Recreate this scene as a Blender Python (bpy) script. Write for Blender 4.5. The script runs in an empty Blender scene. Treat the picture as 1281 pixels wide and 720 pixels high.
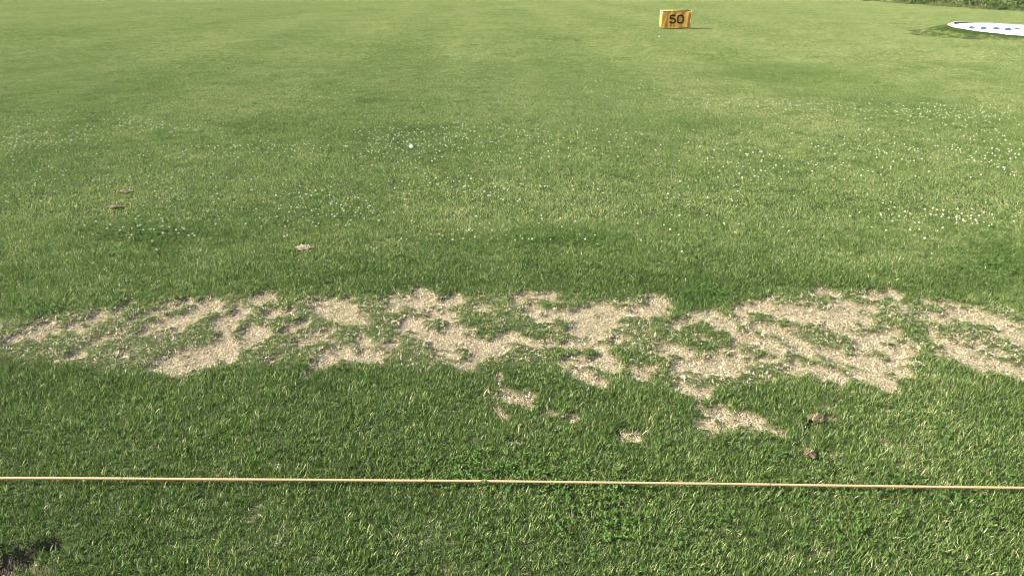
import bpy, bmesh, math, random
import numpy as np
from mathutils import Vector, Matrix

random.seed(7)
RNG = np.random.default_rng(11)
S = bpy.context.scene
COL = S.collection

# ------------------------------------------------------------------ camera
CAM_H, PITCH, FPX = 1.6, math.radians(21.3), 1000.0
cam_d = bpy.data.cameras.new('camera')
cam_d.sensor_width = 36.0
cam_d.lens = 36.0 * FPX / 1281.0
cam_d.clip_start, cam_d.clip_end = 0.05, 6000.0
cam = bpy.data.objects.new('camera', cam_d)
cam.location = (0, 0, CAM_H)
cam.rotation_euler = (math.pi / 2 - PITCH, 0, 0)
COL.objects.link(cam)
S.camera = cam

# ------------------------------------------------------------------ sky, sun, exposure
SUN_AZ, SUN_EL = math.radians(-99.0), math.radians(35.0)     # azimuth from +Y towards +X
W = bpy.data.worlds.new('World'); S.world = W; W.use_nodes = True
wn = W.node_tree.nodes; wl = W.node_tree.links; wn.clear()
sky = wn.new('ShaderNodeTexSky'); sky.sky_type = 'NISHITA'; sky.sun_disc = False
sky.sun_elevation = SUN_EL; sky.sun_rotation = SUN_AZ
sky.air_density, sky.dust_density, sky.ozone_density = 1.0, 1.2, 1.0
bg = wn.new('ShaderNodeBackground'); bg.inputs['Strength'].default_value = 0.10
wo = wn.new('ShaderNodeOutputWorld')
wl.new(sky.outputs[0], bg.inputs['Color']); wl.new(bg.outputs[0], wo.inputs['Surface'])
sd = bpy.data.lights.new('sun', 'SUN'); sd.energy = 4.6; sd.angle = math.radians(0.55); sd.color = (1.0, 0.94, 0.83)
sun = bpy.data.objects.new('sun', sd); COL.objects.link(sun)
sv = Vector((math.sin(SUN_AZ) * math.cos(SUN_EL), math.cos(SUN_AZ) * math.cos(SUN_EL), math.sin(SUN_EL)))
sun.rotation_euler = sv.to_track_quat('Z', 'Y').to_euler(); sun.location = sv * 60
S.view_settings.view_transform = 'Standard'; S.view_settings.look = 'None'
S.view_settings.gamma = 1.0; S.view_settings.exposure = 1.78
S.cycles.filter_width = 0.95
S.cycles.max_bounces = 6; S.cycles.diffuse_bounces = 3; S.cycles.glossy_bounces = 2
S.cycles.transmission_bounces = 3; S.cycles.transparent_max_bounces = 4

# ------------------------------------------------------------------ helpers
CP, SP = math.cos(PITCH), math.sin(PITCH)
def proj(X, Y, Z=0.0):
    """world point -> pixel of the 1281x720 photograph (used only to measure)"""
    dz = Z - CAM_H
    depth = Y * CP - dz * SP
    up = Y * SP + dz * CP
    return 640.5 + FPX * X / depth, 360 - FPX * up / depth
def at(px, py, z=0.0):
    """ground point that the photograph shows at a pixel"""
    dx, dy = (px - 640.5) / FPX, (360 - py) / FPX
    d = (dx, CP + dy * SP, -SP + dy * CP)
    t = (z - CAM_H) / d[2]
    return d[0] * t, d[1] * t

def tag(o, label=None, cat=None, group=None, kind=None):
    for k, v in (('label', label), ('category', cat), ('group', group), ('kind', kind)):
        if v: o[k] = v
    return o
def link_mesh(name, verts, faces, mat=None, parent=None, smooth=False, loc=None):
    me = bpy.data.meshes.new(name); me.from_pydata(verts, [], faces)
    if mat: me.materials.append(mat)
    if smooth: me.polygons.foreach_set('use_smooth', [True] * len(me.polygons))
    me.update()
    o = bpy.data.objects.new(name, me); COL.objects.link(o)
    if parent: o.parent = parent
    if loc: o.location = loc
    return o
def empty(name, loc, rz=0.0):
    o = bpy.data.objects.new(name, None); o.empty_display_size = 0.1
    o.location = loc; o.rotation_euler = (0, 0, rz); COL.objects.link(o); return o
def bm_obj(name, bm, mat, parent=None, smooth=False):
    me = bpy.data.meshes.new(name); bm.to_mesh(me); bm.free()
    if mat: me.materials.append(mat)
    if smooth: me.polygons.foreach_set('use_smooth', [True] * len(me.polygons))
    o = bpy.data.objects.new(name, me); COL.objects.link(o)
    if parent: o.parent = parent
    return o
def copy_tree(o, parent=None):
    c = o.copy(); COL.objects.link(c)
    if parent: c.parent = parent
    for ch in list(o.children): copy_tree(ch, c)
    return c

_P = np.random.default_rng(5).random((256, 256)).astype(np.float32)
def vnoise(x, y, s, ox=0.0, oy=0.0):
    x = np.asarray(x, dtype=np.float64) / s + ox + 1000; y = np.asarray(y, dtype=np.float64) / s + oy + 1000
    xi = np.floor(x).astype(int); yi = np.floor(y).astype(int)
    fx = x - xi; fy = y - yi
    fx = fx * fx * (3 - 2 * fx); fy = fy * fy * (3 - 2 * fy)
    g = lambda a, b: _P[a & 255, b & 255]
    return (g(xi, yi) * (1 - fx) + g(xi + 1, yi) * fx) * (1 - fy) + (g(xi, yi + 1) * (1 - fx) + g(xi + 1, yi + 1) * fx) * fy
def fbm(x, y, s, o=3, ox=0.0, gain=0.5):
    r = 0; a = 1.0; t = 0
    for i in range(o):
        r = r + a * vnoise(x, y, s / 2 ** i, ox + 17.3 * i, 9.1 * i + ox); t += a; a *= gain
    return r / t            # 0..1
def sstep(a, b, v):
    t = np.clip((v - a) / (b - a), 0, 1); return t * t * (3 - 2 * t)

# ------------------------------------------------------------------ worn tee: where the turf is gone
# strokes of bare ground: end points and half thickness as measured on the photograph, strength
BARE = [
 (8,428,52,402,5,.7),(36,424,72,405,5,.7),(93,408,122,399,7,.9),(115,427,148,411,4,.8),(150,385,167,378,4,.8),
 (181,413,214,401,7,.9),(183,391,233,377,5,.9),(147,442,168,433,4,.8),(195,457,214,448,8,.9),(91,446,104,440,4,.9),
 (62,415,92,402,5,.5),(160,400,190,390,4,.5),
 (217,402,262,382,9,1),(320,377,338,370,6,.9),(281,404,303,388,8,1),(309,427,323,412,8,1),(222,457,278,434,12,1),
 (255,440,285,425,7,.8),(334,388,364,391,6,.75),(348,414,380,405,6,.8),(396,384,428,379,7,1),(410,392,445,397,7,1),
 (384,427,408,416,8,.9),(397,452,430,440,8,1),(338,449,350,442,4,.8),(378,473,390,467,3,.6),(270,412,292,404,6,.6),
 (360,432,392,420,5,.6),
 (425,382,452,398,9,1),(494,381,531,373,8,1),(508,401,525,408,9,1),(526,412,562,437,9,1),(562,404,586,425,10,1),
 (585,425,629,437,9,1),(540,392,566,400,7,.9),(425,443,468,446,7,1),(458,428,492,426,7,.9),(553,381,568,374,6,.9),
 (577,455,616,439,6,1),(598,382,612,388,5,.6),(648,374,686,367,6,.9),(660,384,678,397,6,.8),(636,420,668,428,6,.9),
 (690,395,757,386,7,1),(724,407,760,398,12,1),(752,400,822,381,10,1),(727,427,748,433,7,.9),(686,428,710,426,6,.8),
 (709,451,756,452,7,1),(727,464,745,474,7,1),(765,453,806,470,6,.8),(770,420,786,421,5,.8),(826,433,856,440,7,.9),
 (742,418,735,432,8,.9),(620,466,626,474,4,.8),(690,408,706,420,5,.6),(800,455,820,462,4,.6),
 (850,404,868,399,7,.9),(886,396,916,410,8,1),(927,387,968,380,7,1),(920,420,974,432,8,1),(968,389,1076,397,10,1),
 (978,418,1016,441,8,1),(1038,405,1082,427,8,1),(1072,426,1122,441,7,1),(852,454,924,457,9,1),(940,452,975,446,6,.8),
 (1040,442,1128,462,10,1),(1072,468,1108,478,8,1),(996,458,1056,474,7,1),(1099,416,1142,437,6,1),(1020,363,1042,368,5,.9),
 (1046,377,1090,388,5,.9),(1086,368,1116,366,5,.9),(1118,378,1130,386,4,.8),(1155,376,1176,378,4,.6),(1186,386,1249,400,6,1),
 (1246,399,1284,426,9,.95),(1158,396,1190,402,5,.8),(1166,420,1202,433,6,.85),(1186,437,1249,460,8,1),(1246,460,1290,467,7,1),
 (1200,425,1260,442,5,.6),(852,482,884,491,7,.95),(872,500,880,512,4,.5),(876,530,898,533,6,.95),(903,517,937,528,9,1),
 (953,536,976,538,5,.85),(628,494,652,496,8,1),(619,512,630,520,5,.7),(636,549,648,551,3,.5),(686,514,696,516,4,.6),(704,522,722,524,4,.8),
 (774,542,798,546,5,.8),(930,402,960,412,6,.8),(870,420,890,425,4,.6),(900,436,940,444,5,.6),(372,311,392,309,2,.6),
 (-60,436,-20,420,6,.8),(-120,425,-70,405,6,.8),(1300,440,1380,462,8,.9),(1300,400,1360,420,7,.8)]
BARE = np.array(BARE, float)
GREEN = np.array([(525,406,556,402,8),(80,404,96,402,5),(60,436,80,428,6),(222,420,246,408,7),(470,396,478,420,12),(448,398,470,404,8),
 (778,398,830,412,8),(770,412,800,428,9),(880,420,910,424,8),(860,412,882,408,8),(940,392,962,394,4),(958,420,1000,418,3),
 (1020,424,1040,430,8),(1060,440,1104,446,4),(1000,450,1012,452,5),(740,438,700,436,5),(700,400,690,440,6),(590,400,640,404,8),
 (350,430,330,445,8),(400,404,440,412,6),(510,385,480,410,5),(930,405,950,402,3),(1208,408,1240,412,5),(910,470,960,476,6)], float)
def seg_field(px, py, A):
    out = np.full(px.shape, -9.0)
    for s in A:
        x1, y1, x2, y2, r = s[:5]
        dx, dy = x2 - x1, y2 - y1
        t = np.clip(((px - x1) * dx + (py - y1) * dy) / (dx * dx + dy * dy + 1e-9), 0, 1)
        d = np.hypot((px - x1 - t * dx) * 0.8, py - y1 - t * dy) / r
        f = (1 - d) * 1.0
        if len(s) > 5: f = f - (1 - s[5]) * 1.0
        out = np.maximum(out, f)
    return out
UPX = [-200,0,100,250,350,480,700,820,870,930,1030,1120,1170,1250,1281,1500]
UPY = [410,402,386,372,369,371,368,376,394,378,360,365,386,382,392,400]
LOX = [-200,0,190,300,400,450,580,700,740,800,880,1000,1100,1130,1200,1281,1500]
LOY = [440,446,466,458,452,456,460,456,479,476,492,472,482,470,452,478,480]
def worn(X, Y):
    """0 full turf .. 1 bare, and the thin-grass measure"""
    px, py = proj(X, Y)
    n1 = fbm(X, Y, 0.085, 3, 3.0); n2 = fbm(X, Y * 0.6, 0.30, 2, 8.0)
    pxw = px + (fbm(X, Y, 0.10, 2, 21.0) - .5) * 16; pyw = py + (fbm(X, Y, 0.08, 2, 31.0) - .5) * 7
    near = (py > 330) & (py < 570)
    F = np.full(px.shape, -9.0); G = np.full(px.shape, -9.0)
    F[near] = seg_field(pxw[near], pyw[near], BARE)
    G[near] = seg_field(pxw[near], pyw[near], GREEN)
    F = np.clip(F, -1.2, 1) - 1.0 * np.clip(G + .1, 0, 1)
    n3 = fbm(X, Y, 0.038, 2, 13.0)
    v = F + (n1 - .5) * 1.5 + (n3 - .5) * 2.2 + 0.38
    bare = sstep(-0.25, 0.75, v)
    up = np.interp(px, UPX, UPY); lo = np.interp(px, LOX, LOY)
    band = sstep(-7, 7, py - up) * sstep(-9, 9, lo - py)
    thin = np.clip(np.maximum(band * (0.45 + 0.55 * sstep(.35, .6, n2)), sstep(-.9, .1, F)), 0, 1)
    return bare, thin
# dug hole at the lower left, scrapes with dark soil
SOIL = np.array([(-40,712,20,698,20,1),(20,696,66,684,11,1),(40,712,52,716,9,.95),(-60,725,0,722,16,1),
 (1008,526,1028,521,5,.7),(1012,534,1022,546,6,.66),(1012,567,1034,567,5,.75),(774,538,784,533,4,.5),(262,270,273,269,3,.95),
 (150,262,138,260,2.5,.75),(150,240,160,239,2.5,.8),(374,313,390,312,2.2,.8),(1004,545,1006,548,3,.7),(704,519,722,518,3,.5),
 (716,51.4,730,51.4,1.0,.9),(620,515,622,520,3,.6),(1040,590,1046,592,3,.6),(290,250,298,250,1.4,.4)], float)
def soil_f(X, Y):
    px, py = proj(X, Y)
    pxw = px + (fbm(X, Y, 0.06, 2, 51.0) - .5) * 16; pyw = py + (fbm(X, Y, 0.06, 2, 61.0) - .5) * np.where(py > 400, 9, 3)
    F = np.clip(seg_field(pxw, pyw, SOIL), -1.2, 1)
    return sstep(0.05, .6, F + (fbm(X, Y, .05, 2, 71.0) - .5) * .9 + .1)

# far target mound (gentle heap that tilts the target)
TC = Vector((14.7, 24.03, 0)); TR = 1.90; TZ = 0.101; TAX, TAY = -.036, .048     # disc centre, radius, height and tilt
def mound_h(X, Y):
    r = np.hypot(X - TC.x, Y - TC.y)
    k = np.minimum(1, TR / np.maximum(r, 1e-6))
    top = TZ + (TAX * (X - TC.x) + TAY * (Y - TC.y)) * k - 0.02
    return top * (1 - sstep(TR + .03, TR + 1.1, r))
def height(X, Y, bare=None, soil=None):
    h = 0.012 * (fbm(X, Y, 0.9, 2, 5.0) - .5) + 0.006 * (fbm(X, Y, 0.16, 2, 15.0) - .5)
    h = h * (Y < 60)
    if bare is not None: h = h - 0.021 * bare
    if soil is not None: h = h - 0.062 * soil * sstep(.3, .9, soil)
    return h + mound_h(X, Y)

# ------------------------------------------------------------------ materials
def new_mat(name):
    m = bpy.data.materials.new(name); m.use_nodes = True
    nt = m.node_tree; nt.nodes.clear()
    return m, nt.nodes, nt.links
def simple_mat(name, col, rough=0.6, spec=0.3, var=0.15, scale=30.0, bump=0.0, transl=0.0, metal=0.0):
    m, N, L = new_mat(name)
    out = N.new('ShaderNodeOutputMaterial'); b = N.new('ShaderNodeBsdfPrincipled')
    b.inputs['Roughness'].default_value = rough; b.inputs['Specular IOR Level'].default_value = spec
    b.inputs['Metallic'].default_value = metal
    tc = N.new('ShaderNodeTexCoord'); no = N.new('ShaderNodeTexNoise')
    no.inputs['Scale'].default_value = scale; no.inputs['Detail'].default_value = 5.0
    L.new(tc.outputs['Object'], no.inputs['Vector'])
    mx = N.new('ShaderNodeMix'); mx.data_type = 'RGBA'
    mx.inputs[6].default_value = tuple(c * (1 - var) for c in col) + (1,)
    mx.inputs[7].default_value = tuple(min(1, c * (1 + var)) for c in col) + (1,)
    L.new(no.outputs['Fac'], mx.inputs[0]); L.new(mx.outputs[2], b.inputs['Base Color'])
    if bump:
        bp = N.new('ShaderNodeBump'); bp.inputs['Strength'].default_value = bump; bp.inputs['Distance'].default_value = 0.004
        L.new(no.outputs['Fac'], bp.inputs['Height']); L.new(bp.outputs[0], b.inputs['Normal'])
    if transl:
        tr = N.new('ShaderNodeBsdfTranslucent'); L.new(mx.outputs[2], tr.inputs['Color'])
        ms = N.new('ShaderNodeMixShader'); ms.inputs[0].default_value = transl
        L.new(b.outputs[0], ms.inputs[1]); L.new(tr.outputs[0], ms.inputs[2]); L.new(ms.outputs[0], out.inputs['Surface'])
    else:
        L.new(b.outputs[0], out.inputs['Surface'])
    return m

def blade_mat(name, stops, transl=0.30, rough=0.60, spec=0.26, hue=True):
    """leaf material: per blade 'shade' picks a colour from the ramp, instance 'tint' moves it towards the paler, drier end"""
    m, N, L = new_mat(name)
    out = N.new('ShaderNodeOutputMaterial'); b = N.new('ShaderNodeBsdfPrincipled')
    b.inputs['Roughness'].default_value = rough; b.inputs['Specular IOR Level'].default_value = spec
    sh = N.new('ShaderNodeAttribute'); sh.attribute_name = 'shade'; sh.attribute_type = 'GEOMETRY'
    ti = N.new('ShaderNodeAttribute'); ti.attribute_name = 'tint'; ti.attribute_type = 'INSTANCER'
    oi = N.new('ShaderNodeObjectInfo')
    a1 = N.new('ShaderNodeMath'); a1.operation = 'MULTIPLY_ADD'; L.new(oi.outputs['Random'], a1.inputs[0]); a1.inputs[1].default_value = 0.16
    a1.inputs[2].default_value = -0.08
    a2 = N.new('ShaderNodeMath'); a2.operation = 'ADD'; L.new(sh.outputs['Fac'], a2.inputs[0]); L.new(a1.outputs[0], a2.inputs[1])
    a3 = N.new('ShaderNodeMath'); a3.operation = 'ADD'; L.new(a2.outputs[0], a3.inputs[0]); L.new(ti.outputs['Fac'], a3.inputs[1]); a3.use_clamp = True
    cr = N.new('ShaderNodeValToRGB'); L.new(a3.outputs[0], cr.inputs[0])
    el = cr.color_ramp.elements
    while len(el) < len(stops): el.new(0.5)
    for e, (p, c) in zip(el, stops): e.position = p; e.color = tuple(c) + (1,)
    L.new(cr.outputs[0], b.inputs['Base Color'])
    tr = N.new('ShaderNodeBsdfTranslucent')
    mm = N.new('ShaderNodeMix'); mm.data_type = 'RGBA'; mm.blend_type = 'MULTIPLY'; mm.inputs[0].default_value = 1.0
    L.new(cr.outputs[0], mm.inputs[6]); mm.inputs[7].default_value = (1.25, 1.35, .7, 1); L.new(mm.outputs[2], tr.inputs['Color'])
    ms = N.new('ShaderNodeMixShader'); ms.inputs[0].default_value = transl
    L.new(b.outputs[0], ms.inputs[1]); L.new(tr.outputs[0], ms.inputs[2]); L.new(ms.outputs[0], out.inputs['Surface'])
    return m
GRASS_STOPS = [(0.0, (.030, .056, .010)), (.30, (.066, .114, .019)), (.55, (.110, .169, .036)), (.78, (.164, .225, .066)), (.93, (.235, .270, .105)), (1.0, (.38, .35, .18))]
M_GRASS = blade_mat('grass_blade', GRASS_STOPS, transl=.24)
M_STRAW = blade_mat('dead_straw', [(0.0, (.09, .068, .036)), (.3, (.31, .25, .145)), (.6, (.50, .42, .275)), (1.0, (.64, .56, .40))], transl=.15, rough=.7, spec=.2)
M_CLOVER = blade_mat('clover_leaf', [(0.0, (.030, .064, .008)), (.5, (.058, .112, .016)), (1.0, (.11, .17, .04))], transl=.3, rough=.65, spec=.2)
M_BLOOM = simple_mat('clover_bloom', (.56, .58, .42), .7, .2, .12, 400.0, transl=.25)

def ground_material():
    m, N, L = new_mat('turf_ground')
    out = N.new('ShaderNodeOutputMaterial'); b = N.new('ShaderNodeBsdfPrincipled')
    b.inputs['Roughness'].default_value = .9; b.inputs['Specular IOR Level'].default_value = .15
    geo = N.new('ShaderNodeNewGeometry')
    ab = N.new('ShaderNodeAttribute'); ab.attribute_name = 'bare'
    as_ = N.new('ShaderNodeAttribute'); as_.attribute_name = 'soil'
    def noise(s, d=4.0):
        n = N.new('ShaderNodeTexNoise'); n.inputs['Scale'].default_value = s; n.inputs['Detail'].default_value = d
        L.new(geo.outputs['Position'], n.inputs['Vector']); return n
    def ramp(src, stops):
        r = N.new('ShaderNodeValToRGB'); L.new(src, r.inputs[0]); el = r.color_ramp.elements
        while len(el) < len(stops): el.new(.5)
        for e, (p, c) in zip(el, stops): e.position = p; e.color = tuple(c) + (1,)
        return r
    nf = noise(160.0); nm = noise(22.0)
    thatch = ramp(nf.outputs['Fac'], [(.3, (.022, .030, .008)), (.7, (.065, .080, .024))])
    vo = N.new('ShaderNodeTexVoronoi'); vo.inputs['Scale'].default_value = 170.0; L.new(geo.outputs['Position'], vo.inputs['Vector'])
    sand = ramp(vo.outputs['Distance'], [(.15, (.43, .36, .24)), (.5, (.29, .235, .15)), (.7, (.09, .066, .04))])
    hs = N.new('ShaderNodeMix'); hs.data_type = 'RGBA'; hs.blend_type = 'MULTIPLY'; hs.inputs[0].default_value = .14
    L.new(sand.outputs[0], hs.inputs[6]); L.new(vo.outputs['Color'], hs.inputs[7])
    dirt = ramp(nf.outputs['Fac'], [(.3, (.018, .013, .008)), (.55, (.06, .043, .027)), (.75, (.15, .11, .07))])
    m1 = N.new('ShaderNodeMix'); m1.data_type = 'RGBA'; L.new(ab.outputs['Fac'], m1.inputs[0]); L.new(thatch.outputs[0], m1.inputs[6]); L.new(hs.outputs[2], m1.inputs[7])
    m2 = N.new('ShaderNodeMix'); m2.data_type = 'RGBA'; L.new(as_.outputs['Fac'], m2.inputs[0]); L.new(m1.outputs[2], m2.inputs[6]); L.new(dirt.outputs[0], m2.inputs[7])
    # beyond the blades that are built one by one the turf colour takes over
    sep = N.new('ShaderNodeSeparateXYZ'); L.new(geo.outputs['Position'], sep.inputs[0])
    far = N.new('ShaderNodeMapRange'); far.inputs[1].default_value = 72; far.inputs[2].default_value = 78; L.new(sep.outputs['Y'], far.inputs[0])
    nl = noise(.25, 6.0)
    turf = ramp(nl.outputs['Fac'], [(.3, (.07, .12, .028)), (.7, (.11, .16, .045))])
    m3 = N.new('ShaderNodeMix'); m3.data_type = 'RGBA'; L.new(far.outputs[0], m3.inputs[0]); L.new(m2.outputs[2], m3.inputs[6]); L.new(turf.outputs[0], m3.inputs[7])
    L.new(m3.outputs[2], b.inputs['Base Color'])
    bp = N.new('ShaderNodeBump'); bp.inputs['Strength'].default_value = .8; bp.inputs['Distance'].default_value = .006
    bs = N.new('ShaderNodeMath'); bs.operation = 'SUBTRACT'; L.new(nf.outputs['Fac'], bs.inputs[0]); L.new(vo.outputs['Distance'], bs.inputs[1])
    L.new(bs.outputs[0], bp.inputs['Height']); L.new(bp.outputs[0], b.inputs['Normal'])
    L.new(b.outputs[0], out.inputs['Surface'])
    return m

# ------------------------------------------------------------------ ground: one sheet to the horizon
def spread(lo, hi, step, grow, far):
    a = list(np.arange(lo, hi, step)); s = step
    while a[-1] < far: s *= grow; a.append(a[-1] + s)
    return a
ys = spread(1.35, 4.9, .014, 1.07, 3200.0)
yb = [1.35]; s = .014
while yb[-1] > -60: s *= 1.25; yb.append(yb[-1] - s)
ys = np.array(sorted(set(yb[1:] + ys)))
xr = spread(0.0, 3.1, .017, 1.09, 3200.0)
xs = np.array([-v for v in xr[:0:-1]] + xr)
GX, GY = np.meshgrid(xs, ys); gx, gy = GX.ravel(), GY.ravel()
nearm = (gy > 1.2) & (gy < 31) & (np.abs(gx) < 25)
gb = np.zeros(gx.shape); gs = np.zeros(gx.shape)
gb[nearm] = worn(gx[nearm], gy[nearm])[0]; gs[nearm] = soil_f(gx[nearm], gy[nearm])
gz = height(gx, gy, gb, gs)
nx, ny = len(xs), len(ys)
idx = np.arange(nx * ny).reshape(ny, nx)
quads = np.stack([idx[:-1, :-1], idx[:-1, 1:], idx[1:, 1:], idx[1:, :-1]], -1).reshape(-1, 4)
def np_mesh(name, co, quads):
    me = bpy.data.meshes.new(name)
    me.vertices.add(len(co)); me.vertices.foreach_set('co', np.ascontiguousarray(co, np.float32).ravel())
    k = quads.shape[1]
    me.loops.add(quads.size); me.loops.foreach_set('vertex_index', quads.astype(np.int32).ravel())
    me.polygons.add(len(quads)); me.polygons.foreach_set('loop_start', np.arange(0, quads.size, k, dtype=np.int32))
    me.update(calc_edges=True); me.validate()
    return me
gm = np_mesh('ground', np.stack([gx, gy, gz], -1), quads)
for nm, arr in (('bare', gb), ('soil', gs)):
    a = gm.attributes.new(nm, 'FLOAT', 'POINT'); a.data.foreach_set('value', arr.astype(np.float32))
gm.materials.append(ground_material())
gm.polygons.foreach_set('use_smooth', [True] * len(gm.polygons))
ground = bpy.data.objects.new('ground', gm); COL.objects.link(ground); tag(ground, kind='structure')

# ------------------------------------------------------------------ blade meshes and scattering
def blades(name, n, size, length, width, lean, mat, shade=(.2, .75), bias=(0, 0), bend=0.5, square=False, curl=1.0, dry=0.03, rng=RNG, clump=(0, .05)):
    """n blades rooted in a disc or square; each a bent, tapering leaf of five corners"""
    if square: bx_ = rng.uniform(-size, size, n); by_ = rng.uniform(-size, size, n)
    else:
        r = size * np.sqrt(rng.random(n)); a = rng.uniform(0, 6.283, n); bx_, by_ = r * np.cos(a), r * np.sin(a)
    ln = length * rng.uniform(.6, 1.25, n); w = width * rng.uniform(.65, 1.25, n) * .5
    az = rng.uniform(0, 6.283, n); th = np.abs(rng.normal(0, 1, n)) * lean + .08
    th = np.minimum(th, 1.45)
    dx = np.sin(th) * np.cos(az) + bias[0]; dy = np.sin(th) * np.sin(az) + bias[1]; dz = np.cos(th)
    nn = np.sqrt(dx * dx + dy * dy + dz * dz); dx, dy, dz = dx / nn, dy / nn, dz / nn
    fa = az + math.pi / 2 + rng.normal(0, .5, n); sx, sy = np.cos(fa) * w, np.sin(fa) * w
    base = np.stack([bx_, by_, np.full(n, -.004)], -1)
    mid = base + np.stack([dx, dy, dz], -1) * (ln * .55)[:, None]
    bd = bend * rng.uniform(.2, 1.3, n)
    d2 = np.stack([dx + np.cos(az) * bd, dy + np.sin(az) * bd, dz - bd * .55 * curl], -1); d2 /= np.linalg.norm(d2, axis=1)[:, None]
    tip = mid + d2 * (ln * .5)[:, None]
    sd_ = np.stack([sx, sy, np.zeros(n)], -1)
    co = np.stack([base - sd_ * .8, base + sd_ * .8, mid + sd_, mid - sd_, tip], 1).reshape(-1, 3)
    me = bpy.data.meshes.new(name)
    me.vertices.add(5 * n); me.vertices.foreach_set('co', co.astype(np.float32).ravel())
    o = np.arange(n)[:, None] * 5
    li = np.concatenate([o + np.array([[0, 1, 2, 3]]), o + np.array([[3, 2, 4]])], 1).ravel()
    ls = (np.arange(n)[:, None] * 7 + np.array([[0, 4]])).ravel()
    me.loops.add(7 * n); me.loops.foreach_set('vertex_index', li.astype(np.int32))
    me.polygons.add(2 * n); me.polygons.foreach_set('loop_start', ls.astype(np.int32))
    me.update(calc_edges=True)
    s = rng.uniform(shade[0], shade[1], n) + clump[0] * (fbm(bx_, by_, clump[1], 2, float(rng.uniform(0, 90))) - .5); s = np.where(rng.random(n) < dry, 1.0, s)
    at_ = me.attributes.new('shade', 'FLOAT', 'POINT'); at_.data.foreach_set('value', np.repeat(s, 5).astype(np.float32))
    me.materials.append(mat)
    me.polygons.foreach_set('use_smooth', [True] * len(me.polygons))
    return me
def library(name, meshes):
    c = bpy.data.collections.new(name)
    for i, m in enumerate(meshes):
        o = bpy.data.objects.new('%s_%02d' % (name, i), m); c.objects.link(o)
    return c
def scatter(name, P, rot, scl, pick, tint, coll, label, cat, group=None):
    n = len(P)
    me = bpy.data.meshes.new(name); me.vertices.add(n); me.vertices.foreach_set('co', np.ascontiguousarray(P, np.float32).ravel())
    def att(nm, ty, v, key):
        a = me.attributes.new(nm, ty, 'POINT'); a.data.foreach_set(key, np.ascontiguousarray(v).ravel())
    att('rot', 'FLOAT_VECTOR', rot.astype(np.float32), 'vector'); att('scl', 'FLOAT', scl.astype(np.float32), 'value')
    att('pick', 'INT', pick.astype(np.int32), 'value'); att('tint', 'FLOAT', tint.astype(np.float32), 'value')
    o = bpy.data.objects.new(name, me); COL.objects.link(o)
    ng = bpy.data.node_groups.new(name + '_scatter', 'GeometryNodeTree')
    ng.interface.new_socket('Geometry', in_out='INPUT', socket_type='NodeSocketGeometry')
    ng.interface.new_socket('Geometry', in_out='OUTPUT', socket_type='NodeSocketGeometry')
    N, L = ng.nodes, ng.links
    gi, go = N.new('NodeGroupInput'), N.new('NodeGroupOutput')
    ci = N.new('GeometryNodeCollectionInfo'); ci.inputs['Collection'].default_value = coll
    ci.inputs['Separate Children'].default_value = True; ci.inputs['Reset Children'].default_value = True
    ip = N.new('GeometryNodeInstanceOnPoints'); ip.inputs['Pick Instance'].default_value = True
    def na(nm, ty):
        q = N.new('GeometryNodeInputNamedAttribute'); q.data_type = ty; q.inputs['Name'].default_value = nm
        return next(s_ for s_ in q.outputs if s_.enabled and s_.name == 'Attribute')
    L.new(gi.outputs[0], ip.inputs['Points']); L.new(ci.outputs[0], ip.inputs['Instance'])
    L.new(na('pick', 'INT'), ip.inputs['Instance Index']); L.new(na('rot', 'FLOAT_VECTOR'), ip.inputs['Rotation']); L.new(na('scl', 'FLOAT'), ip.inputs['Scale'])
    L.new(ip.outputs[0], go.inputs[0])
    md = o.modifiers.new('scatter', 'NODES'); md.node_group = ng
    tag(o, label, cat, group, 'stuff')
    return o
def half_width(Y, margin): return .66 * (Y * CP + CAM_H * SP) + margin
def jitter_grid(y0, y1, step, margin):
    out = []
    for y in np.arange(y0, y1, step):
        hw = half_width(y, margin); x = np.arange(-hw, hw, step); out.append(np.stack([x, np.full(x.shape, y)], -1))
    g = np.concatenate(out); return g + RNG.uniform(-.5, .5, g.shape) * step
def stripe(X, Y):
    """mower passes run away from the tee; +1 / -1 on alternate passes"""
    u = (X + .055 * Y) / 1.75 + .32
    return np.clip(np.sin(u * math.pi) * 3.0, -1, 1)
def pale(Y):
    """distance ramp that paints sunlit tips and grazing sheen into the blade tint"""
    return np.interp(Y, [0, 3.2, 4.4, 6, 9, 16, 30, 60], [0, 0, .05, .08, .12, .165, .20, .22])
def tone(X, Y):
    """slow drifts in colour: lusher and paler patches of the field"""
    dist = np.interp(Y, [5, 20], [1, .45])
    t = ((fbm(X, Y * np.interp(Y, [6, 40], [1, .55]), 2.6, 3, 101.0) - .5) * .30 + (fbm(X, Y, .5, 2, 111.0) - .5) * .22) * dist
    t = t + pale(Y)  # brightening of the field at a grazing view, painted into the tint
    px, py = proj(X, Y)
    for cx, cy, rx, ry, a in LUSH:
        t = t - 1.35 * a * np.exp(-((px - cx) / rx) ** 2 - ((py - cy) / ry) ** 2)
    return t
LUSH = [(640,350,900,26,.10),(325,158,50,8,.12),(470,125,30,5,.14),(545,165,70,10,.10),(180,292,80,14,.12),(700,302,60,8,.12),(1250,325,45,22,.14),
 (880,365,60,14,.10),(420,60,70,14,.06),(350,45,60,10,.06),(1000,95,120,14,.06),(60,40,60,8,.06),(900,155,60,5,.10),(250,465,200,10,.05),(100,640,300,60,.05),(1200,360,200,18,.08),(120,155,40,6,.1)]

V = 10
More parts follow.
